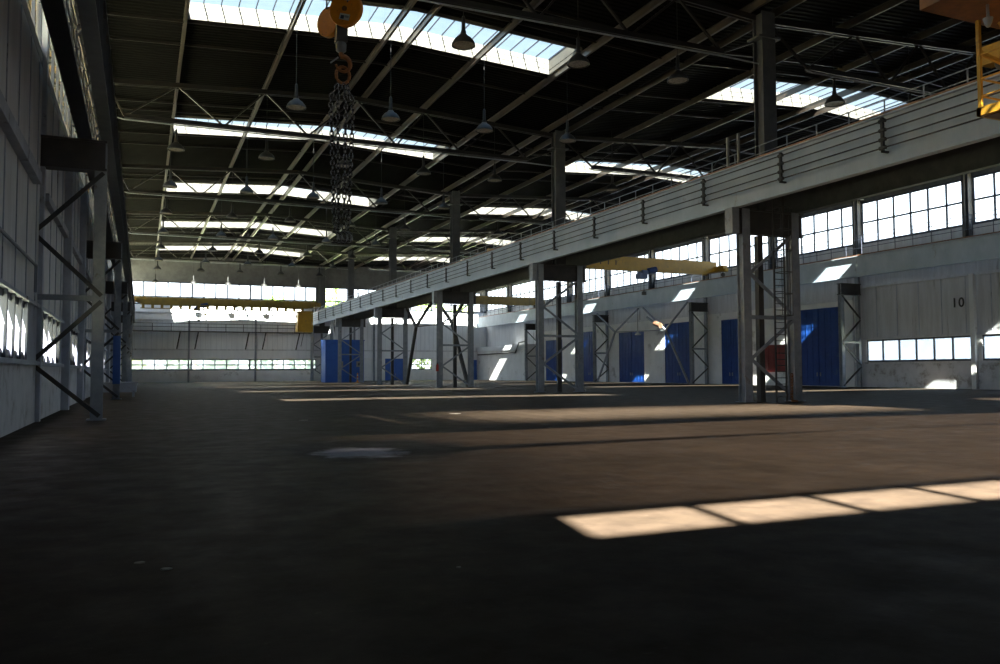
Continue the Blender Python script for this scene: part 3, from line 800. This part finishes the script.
# ------------------------------------------------------------------ overhead cranes
def crane(y, x0, x1, z0, z1, m, label, trolley_x, cabin=None, windows=False, marks=None):
    t = thing('overhead_crane', ((x0+x1)/2, y, z0), label, 'crane', 'yellow overhead travelling cranes')
    n = 1
    g = MB().prism([(x0, z0+.5), (x0+1.8, z0), (x1-1.8, z0), (x1, z0+.5), (x1, z1), (x0, z1)], y-.3, y+.3)
    g.build('bridge_girder', m, t)
    if windows:
        w = MB().box((x0+1, y-1.4, z0-.08), (x1-2.5, y-1.3, z0+.02)).box((x0+1, y-1.4, z0-.75), (x1-2.5, y-1.3, z0-.62))
        k = x0+1.2
        while k < x1-2.5: w.box((k, y-1.4, z0-.7), (k+.45, y-1.3, z0)); k += 1.45
        w.box((x0+1, y-1.4, z0), (x1-2.5, y+.3, z0+.06))
        w.build('side_walkway', m, t)
    for x in (x0, x1):
        e = MB().box((x-.3, y-1.9, z0+.35), (x+.3, y+1.9, z0+.95)).box((x-.22, y-2.2, z0+.2), (x+.22, y-1.7, z0+.6)).box((x-.22, y+1.7, z0+.2), (x+.22, y+2.2, z0+.6))
        ee = e.build('end_truck', m, t)
        for s in (-1.5, 1.5): MB().lathe([(.001, -.1), (.26, -.1), (.26, .1), (.001, .1)], (x, y+s, 13.02), 14, 'x').build('wheel', 'steel_dark', ee)
    tr = MB().box((trolley_x-.9, y-.6, z0-.25), (trolley_x+.9, y+.6, z0+.1)).box((trolley_x-1.2, y-.5, z0-.85), (trolley_x-.2, y+.5, z0-.25)).tube([(trolley_x-.1, y-.4, z0+.0), (trolley_x+1.0, y-.4, z0+.25)], .35, 12)
    h = tr.build('hoist', 'hoist_blue', t)
    MB().tube([(trolley_x-.4, y, z0-1.0), (trolley_x-.4, y, z0-2.3)], .04, 6).box((trolley_x-.6, y-.2, z0-2.7), (trolley_x-.2, y+.2, z0-2.3)).build('hoist_hook', 'steel_dark', h)
    if cabin:
        a, b, za, zb = cabin
        c = MB().box((a, y-1.5, za), (b, y+1.0, za+1.3)).box((a, y-1.5, zb-.25), (b, y+1.0, zb)).box((a, y-1.5, za), (a+.15, y-1.35, zb)).box((b-.15, y-1.5, za), (b, y-1.35, zb)).box((a, y+.85, za), (a+.15, y+1, zb)).box((b-.15, y+.85, za), (b, y+1, zb)).box((a+.2, y-1.3, za+1.3), (b-.2, y+.9, zb-.25))
        c.build('cabin', 'yellow', t)
        MB().bar((a+1, y, zb), (a+1, y, z0+.2), .2).build('cabin_hanger', m, t)
        MB().bar((a+1.2, y-1.0, za), (a+.6, y-1.2, za-2.6), .07).build('boarding_pole', 'steel_dark', t)
    if marks:
        k = MB()
        for i, (dx, dz) in enumerate(marks):
            k.box((dx-.06, y-.315, z0+.55+dz), (dx+.06, y-.30, z0+1.1+dz)); k.bar((dx, y-.31, z0+.8+dz), (dx+.32, y-.31, z0+1.12+dz), .015, .1, up=(0,1,0))
        k.build('painted_mark', 'black', t)
    return t
crane(149.5, -1.32, 29.1, 13.15, 14.45, 'yellow_dull', 'yellow overhead crane with a hanging cabin at the far end of the main bay', 9.3, cabin=(25.4, 28.1, 8.9, 12.6), windows=True)
crane(79.5, 33.35, 62.9, 13.1, 14.65, 'yellow', 'yellow overhead crane with a blue hoist in the right-hand bay', 53.2, marks=[(46.9, 0), (47.9, 0), (48.9, 0)])
crane(127.5, 33.35, 62.9, 13.0, 14.4, 'yellow_dull', 'dull yellow overhead crane farther back in the right-hand bay', 40)
# nearest crane: only its right end and the hook block hang into view
t = thing('overhead_crane', (14, 18.4, 13.9), 'yellow overhead crane just above the viewer, with an access cage at its right end', 'crane', 'yellow overhead travelling cranes')
MB().box((-1.4, 17.4, 14.3), (29.0, 18.2, 16.0)).build('bridge_girder', 'yellow', t)
MB().box((24.0, 16.2, 13.82), (29.0, 19.2, 14.0)).box((23.9, 16.2, 13.82), (24.02, 19.2, 14.4)).build('platform', 'brown_deck', t)
ee = MB().box((28.8, 15.5, 13.1), (29.4, 20.6, 13.8)).build('end_truck', 'yellow', t)
for y in (16.2, 19.9): MB().lathe([(.001, -.1), (.3, -.1), (.3, .1), (.001, .1)], (29.1, y, 13.06), 14, 'x').build('wheel', 'steel_dark', ee)
cg = MB()
for (x, y) in ((26.5, 19.0), (28.2, 19.0), (26.5, 16.6), (28.2, 16.6)): cg.box((x-.06, y-.06, 10.5), (x+.06, y+.06, 13.85))
for z in (11.15, 11.75, 12.6):
    cg.bar((26.5, 19.0, z), (26.5, 16.6, z), .05); cg.bar((28.2, 19.0, z), (28.2, 16.6, z), .05); cg.bar((26.5, 19.0, z), (28.2, 19.0, z), .05)
cg.bar((26.5, 19.0, 12.7), (28.2, 18.5, 12.0), .12).bar((27.2, 18.7, 13.8), (28.0, 18.2, 12.4), .14)
cg.box((26.42, 16.5, 10.45), (26.58, 19.1, 10.75)).box((28.12, 16.5, 10.45), (28.28, 19.1, 10.75)).box((26.42, 18.94, 10.45), (28.28, 19.1, 10.75)).box((26.42, 16.5, 10.45), (28.28, 16.66, 10.75))
cg.build('access_cage', 'yellow', t)
MB().box((26.58, 16.66, 10.42), (28.12, 18.94, 10.5)).build('cage_floor', 'brown_deck', t)
MB().tube([(25.6, 18.0, 13.82), (25.6, 18.0, 13.35)], .05, 6).lathe([(.001, 0), (.16, 0), (.12, -.18), (.05, -.3), (.001, -.3)], (25.6, 18.0, 13.35), 10).build('signal_lamp', 'steel', t)
MB().box((3.3, 17.2, 16.0), (5.6, 18.6, 17.0)).build('hoist', 'blue_plain', t)

# hook block -------------------------------------------------------------------
HX, HY, HZ = 4.25, 19.0, 10.25
t = thing('hook_block', (HX, HY, HZ), 'orange crane hook block with two round sheave guards hanging high in the foreground', 'hook block')
def disc(cx, cy, cz, r, th, yaw, name, m, parent):
    mb = MB().lathe([(.001, -th/2), (r*.96, -th/2), (r, -th/2+.02), (r, th/2-.02), (r*.96, th/2), (.001, th/2)], (0,0,0), 32, 'y')
    R_ = Matrix.Rotation(yaw, 4, 'Z'); mb.v = [tuple(R_ @ Vector(v) + Vector((cx, cy, cz))) for v in mb.v]
    return mb.build(name, m, parent)
yw = math.radians(-38)
nx, ny = -math.sin(yw), math.cos(yw)
F1 = (HX+.04, HY-.22, HZ-.04); F2 = (HX-.24, HY+.30, HZ-.18)
d1 = disc(*F1, .41, .16, yw+math.radians(-2), 'sheave_guard', 'orange', t)
d2 = disc(*F2, .36, .16, math.radians(-58), 'sheave_guard', 'orange', t)
def plate(cx, cz, w, h, off, parent, m, name):
    mb = MB().box((-w/2, -.008, -h/2), (w/2, .008, h/2)); a = yw+math.radians(-2)
    R_ = Matrix.Rotation(a, 4, 'Z'); base = Vector(F1)+R_ @ Vector((cx, -.09-off, cz)); mb.v = [tuple(R_ @ (Matrix.Rotation(.3, 4, 'Y') @ Vector(v)) + base) for v in mb.v]
    return mb.build(name, m, parent)
for cz, cx in ((.27, .02), (-.20, -.0)):
    p_ = plate(cx, cz, .26, .14, 0, d1, 'white_paint', 'label_plate')
    plate(cx-.05, cz, .08, .08, .010, p_, 'frame', 'label_mark'); plate(cx+.06, cz-.01, .10, .05, .010, p_, 'steel', 'label_mark')
disc(F1[0], F1[1], F1[2], .06, .22, yw+math.radians(-2), 'hub', 'chain_rust', d1)
MB().tube([(HX-.20, HY+.1, HZ), (HX+.12, HY-.1, HZ)], .12, 12).box((HX-.16, HY-.14, HZ-.75), (HX+.10, HY+.14, HZ-.05)).build('crosshead', 'steel_dark', t)
MB().lathe([(.001, -.62), (.09, -.62), (.10, -.75), (.13, -.80), (.12, -.95), (.06, -1.0), (.001, -1.0)], (HX-.03, HY, HZ), 14).build('swivel', 'steel', t, smooth=True)
hk = []
for k in range(19):
    a = math.radians(100-k*15); hk.append((HX+.02+.17*math.cos(a), HY, HZ-1.26+.18*math.sin(a)))
hk = [(HX-.03, HY, HZ-.95), (HX-.02, HY, HZ-1.06)]+hk
MB().tube(hk, [.055, .06]+[.068-.0023*k for k in range(19)], 8).build('hook', 'chain_rust', t, smooth=True)
MB().bar((HX-.1, HY-.02, HZ-1.12), (HX-.28, HY-.02, HZ-1.28), .03).build('latch', 'steel', t)
for dx, dy in ((-.33, .22), (-.16, .38), (.05, -.32), (.22, -.12)): MB().tube([(HX+dx, HY+dy, HZ+.1), (HX+dx, HY+dy, 16.1)], .02, 6).build('wire_rope', 'steel_dark', t)
# ring and chains
ring = [(HX+.02+.16*math.cos(2*math.pi*k/16), HY+.02, HZ-1.52+.20*math.sin(2*math.pi*k/16)) for k in range(16)]
tag(MB().tube(ring, .038, 8, closed=True).build('master_ring', 'chain_rust', loc=(HX, HY, HZ-1.5)), 'rusty master ring hanging from the crane hook, holding the chains', 'ring')
zb_ = 4.85
offs = [(-.27, .00, 9), (-.10, .03, 0), (.09, -.02, 0), (.27, .02, 0)]
for i, (dx, dy, _) in enumerate(offs):
    top = (HX+dx*.35, HY+dy, HZ-1.75); b_ = (HX+dx*.6, HY+dy, 5.05)
    mid1 = (HX+dx*1.0, HY+dy, HZ-2.1)
    c = chain_mesh([top, mid1, b_], .15, .019, .085)
    # grab hook at the end
    hp = [(b_[0]+.09*math.cos(math.radians(a)), b_[1], b_[2]-.20+.12*math.sin(math.radians(a))) for a in range(110, -150, -20)]
    c.tube([(b_[0], b_[1], b_[2])]+hp, .032, 6)
    tag(c.build('lifting_chain', 'chain', loc=top, smooth=True), 'long steel lifting chain under the crane hook, %s of the four' % ('leftmost', 'second', 'third', 'rightmost')[i], 'chain', 'chains hanging from the hook')

# ------------------------------------------------------------------ things on the floor and walls
t = thing('blue_booth', (31.2, 137.5, 0), 'tall blue steel booth standing under the middle crane girders near the end wall', 'booth')
b = MB().box((27.9, 136.2, 0), (34.4, 139.6, 6.95)).box((27.8, 136.1, 6.95), (34.5, 139.7, 7.1))
for x in (27.9, 30.0, 31.15, 32.9, 34.3): b.box((x, 136.14, 0), (x+.09, 136.2, 6.95))
b.build('booth_wall', 'blue_plain', t)
for x in (30.5, 33.6):
    q = MB().box((x-.5, 136.08, 2.55), (x+.35, 136.16, 3.5)).build('notice_plate', 'paper', t)
    MB().box((x-.2, 136.06, 2.8), (x+.1, 136.09, 3.2)).build('keyhole_plate', 'steel_dark', q)
for x in (28.3, 29.6, 31.0): MB().bar((x, 136.6, 7.1), (x+(.9 if x < 29 else -.6), 136.6, 10.3), .22).build('roof_strut', 'plaster_clean', t)

o = MB().box((XR-.22, 70.4, 1.5), (XR-.13, 74.05, 4.55))
for y in (71.3, 72.2, 73.1): o.box((XR-.25, y-.03, 1.55), (XR-.22, y+.03, 4.5))
tag(o.build('wall_panel', 'red', loc=(XR-.18, 72.2, 1.5)), 'dark red rectangular panel on the white wall behind the ladder', 'panel')

t = thing('fire_extinguisher', (29.0, 83.2, 1.6), 'red fire extinguisher hung on the third middle column', 'fire extinguisher')
MB().lathe([(.001, 0), (.14, 0), (.15, .04), (.15, .62), (.09, .74), (.05, .80), (.001, .80)], (29.0, 83.2, 1.75), 12).build('cylinder', 'red_bright', t, smooth=True)
MB().box((28.95, 83.1, 2.55), (29.05, 83.3, 2.65)).tube([(29.0, 83.12, 2.6), (28.86, 83.05, 2.5), (28.83, 83.05, 2.1)], .02, 5).build('valve', 'black', t)

t = thing('marker_post', (33.3, 135.2, 0), 'orange and white marker post in front of the blue booth', 'post')
MB().lathe([(.001, 0), (.35, 0), (.35, .06), (.16, .1), (.10, 1.5), (.001, 1.55)], (33.0, 134.9, 0), 12).build('post', 'orange', t)
MB().lathe([(.150, .45), (.135, .75), (.001, .75)], (33.0, 134.9, 0), 12).lathe([(.125, 1.05), (.115, 1.3), (.001, 1.3)], (33.0, 134.9, 0), 12).build('white_band', 'white_paint', t)

t = thing('steel_trough', (-2.0, 61.2, 0), 'low pale blue-grey steel trough on legs beside the second left column', 'trough')
MB().box((-2.9, 64.0, .35), (-.3, 65.6, .95)).box((-3.0, 63.9, .95), (-.2, 65.7, 1.05)).build('trough_body', 'pilaster', t)
for x in (-2.7, -.5):
    for y in (64.1, 65.5): MB().box((x-.07, y-.07, 0), (x+.07, y+.07, .35)).build('leg', 'steel', t)

t = thing('flood_lamp', (62.2, 95.3, 6.9), 'small white flood lamp hanging under the right portal brace', 'lamp')
MB().lathe([(.001, .5), (.12, .5), (.2, .3), (.45, 0), (.42, 0), (.1, .3)], (62.2, 95.3, 6.6), 14).build('lamp_shade', 'white_paint', t, smooth=True)
MB().tube([(62.2, 95.3, 7.1), (62.2, 95.3, 10.3)], .03, 5).build('hanging_cable', 'black', t)
t = thing('swing_arm', (62.3, 91.5, 8.3), 'orange-ended steel swing arm at the right portal brace', 'arm')
MB().tube([(62.4, 93.3, 8.9), (62.3, 91.4, 8.0)], .16, 8).build('arm', 'steel', t)
MB().tube([(62.3, 91.4, 8.0), (62.3, 90.0, 7.6)], .33, 10).build('arm_end', 'rust', t)

# painted number 10 on the right wall
cu = bpy.data.curves.new('wall_number', 'FONT'); cu.body = '10'; cu.size = 1.15; cu.extrude = .01; cu.offset = .02; cu.space_character = 1.15
tmp = bpy.data.objects.new('tmp_text', cu); COL.objects.link(tmp)
bpy.context.view_layer.update()
me = bpy.data.meshes.new_from_object(tmp.evaluated_get(bpy.context.evaluated_depsgraph_get()))
bpy.data.objects.remove(tmp)
o = bpy.data.objects.new('wall_number', me); me.materials.clear(); me.materials.append(M['black'])
o.rotation_euler = (math.radians(90), 0, math.radians(-90)); o.location = (XR-.06, 50.1, 7.15); COL.objects.link(o)
tag(o, 'black painted number 10 on the grey right wall panels', 'number')

# small scraps on the floor
def scrap(x, y, s, a, label, name='paper_scrap', m='paper'):
    pts = [(x+s*math.cos(t_+a)*(.7+.5*random.random()), y+s*.6*math.sin(t_+a)*(.7+.5*random.random())) for t_ in [k*math.pi/3 for k in range(6)]]
    tag(MB().prism(pts, .001, .012, 'z').build(name, m, loc=(x, y, 0)), label, 'litter')
scrap(2.55, 6.75, .025, .3, 'tiny pale paper scrap on the dark floor in the centre foreground')
scrap(.02, 8.1, .05, .2, 'flat pale paper scrap on the floor at the left, the farther of two')
scrap(.22, 7.75, .05, -.2, 'flat pale paper scrap on the floor at the left, the nearer of two')
scrap(5.3, 29.5, .16, .1, 'pale sheet lying on the floor beyond the oily stain')
scrap(11.6, 31.2, .28, .1, 'long pale sheet lying in the light band on the floor')

# ------------------------------------------------------------------ outside
tag(MB().box((84, -30, -.3), (96, 170, 11)).build('outside_building', 'ext', loc=(90, 70, 0)), 'pale blue rendered building seen through the low right windows', 'building')
def tree(x, y, h, r, leafm, name, label, cat, group, n=900, trunk=True):
    t = thing(name, (x, y, -.3), label, cat, group)
    if trunk:
        mb = MB().tube([(x, y, -.3), (x+.2, y, h*.4), (x-.1, y+.2, h*.8)], [.35, .25, .1], 8)
        for k in range(6):
            a = k*1.05; mb.tube([(x+.1, y, h*(.35+.07*k)), (x+r*.6*math.cos(a), y+r*.6*math.sin(a), h*(.55+.06*k))], [.12, .04], 5)
        mb.build('trunk', 'bark', t)
    mb = MB()
    z0 = h*.32 if trunk else .2
    for k in range(n):
        u = random.random(); a = random.random()*6.283; zc = random.uniform(z0, h)
        tt = (zc-z0)/(h-z0); rr = r*math.sin(math.pi*min(.97, tt*.85+.15))**.6*(.55+.45*u)
        lob = 1+.25*math.sin(a*3+zc)
        c = Vector((x+rr*lob*math.cos(a), y+rr*lob*math.sin(a), zc)); s = random.uniform(.25, .6)
        d1_ = Vector((random.gauss(0,1), random.gauss(0,1), random.gauss(0,1))).normalized(); d2_ = d1_.orthogonal().normalized()
        mb.add([c-d1_*s, c+d2_*s*.6, c+d1_*s, c-d2_*s*.6], [(0,1,2,3)])
    mb.build('foliage', leafm, t)
ti = 0
TR = [(28, 192, 19.0, 5.5), (38, 180, 20, 5.5), (50, 184, 19, 5.5), (62, 182, 19, 5.5), (74, 192, 18, 5.5), (12, 215, 16, 5)]
tl = ['tallest, right of the far crane cabin', 'beside the sixth middle column', 'left of the right bay centre', 'right of the right bay centre', 'at the far right corner', 'low and farther off, behind the main bay windows']
for (x, y, h, r), l_ in zip(TR, tl):
    tree(x, y, h, r, 'leaf', 'leafy_tree', 'green leafy tree beyond the end wall, '+l_, 'tree', 'trees beyond the end wall')
for k in range(9):
    x = -2+k*8.2
    tree(x, 172, 5.4+(k % 2), 3.4, 'leaf_y', 'bush', 'yellow-green bush outside the low end windows, %s from the left' % ORD[k], 'bush', 'bushes beyond the end wall', 420, False)
M['leaf_dry'] = mat('dry_brown_green_leaves', (.55,.43,.20), (.70,.55,.30), .6, 0, .8)
for k, (y, h) in enumerate(((35, 24), (44, 25), (53, 24), (62, 25), (71, 24), (80, 25), (26, 24))):
    tree(-10.6, y, h, 3.6, 'leaf_dry', 'leafy_tree', 'green tree outside the left wall, %s from the front' % ORD[[1, 2, 3, 4, 5, 6, 0][k]], 'tree', 'trees outside the left wall', 2400)

# ------------------------------------------------------------------ light
w = bpy.data.worlds.new('sky'); SC.world = w
nt, N, L = nodes_of(w)
out = N.new('ShaderNodeOutputWorld'); bg = N.new('ShaderNodeBackground'); L.new(bg.outputs[0], out.inputs[0])
tc = N.new('ShaderNodeTexCoord'); sx = N.new('ShaderNodeSeparateXYZ'); L.new(tc.outputs['Generated'], sx.inputs[0])
cr = N.new('ShaderNodeValToRGB')
cr.color_ramp.elements[0].position = 0.0; cr.color_ramp.elements[0].color = (.90, .96, 1.0, 1)
cr.color_ramp.elements[1].position = .85; cr.color_ramp.elements[1].color = (.34, .60, .95, 1)
e_ = cr.color_ramp.elements.new(.3); e_.color = (.70, .86, 1.0, 1)
L.new(sx.outputs[2], cr.inputs[0]); L.new(cr.outputs[0], bg.inputs[0])
bg.inputs[1].default_value = 3.2
SUN = Vector((.26, 1.28, -1.0)).normalized()
sl = bpy.data.lights.new('sun', 'SUN'); sl.energy = 182.0; sl.color = (1.0, .91, .80); sl.angle = math.radians(.53)
so = bpy.data.objects.new('sun', sl); so.rotation_euler = SUN.to_track_quat('-Z', 'Y').to_euler(); so.location = (-10, -40, 60); COL.objects.link(so)

# ------------------------------------------------------------------ camera
F_ = 820.8; yaw, pit, rol = .411765, .047972, -.004306
f = Vector((math.sin(yaw)*math.cos(pit), math.cos(yaw)*math.cos(pit), math.sin(pit)))
r = Vector((math.cos(yaw), -math.sin(yaw), 0)); u = r.cross(f)
r2 = math.cos(rol)*r+math.sin(rol)*u; u2 = -math.sin(rol)*r+math.cos(rol)*u
cam = bpy.data.cameras.new('camera'); co = bpy.data.objects.new('camera', cam)
mw = Matrix((( r2.x, u2.x, -f.x, 0), (r2.y, u2.y, -f.y, 0), (r2.z, u2.z, -f.z, 1.7), (0, 0, 0, 1)))
co.matrix_world = mw; cam.sensor_width = 36; cam.lens = 36*F_/1000; cam.clip_end = 1000; cam.clip_start = .05
COL.objects.link(co); SC.camera = co
SC.view_settings.view_transform = 'Standard'; SC.view_settings.look = 'None'; SC.view_settings.gamma = 1; SC.view_settings.exposure = 0.6
SC.view_settings.use_curve_mapping = False
SC.cycles.max_bounces = 10; SC.cycles.diffuse_bounces = 5; SC.cycles.transparent_max_bounces = 24; SC.cycles.sample_clamp_indirect = 3
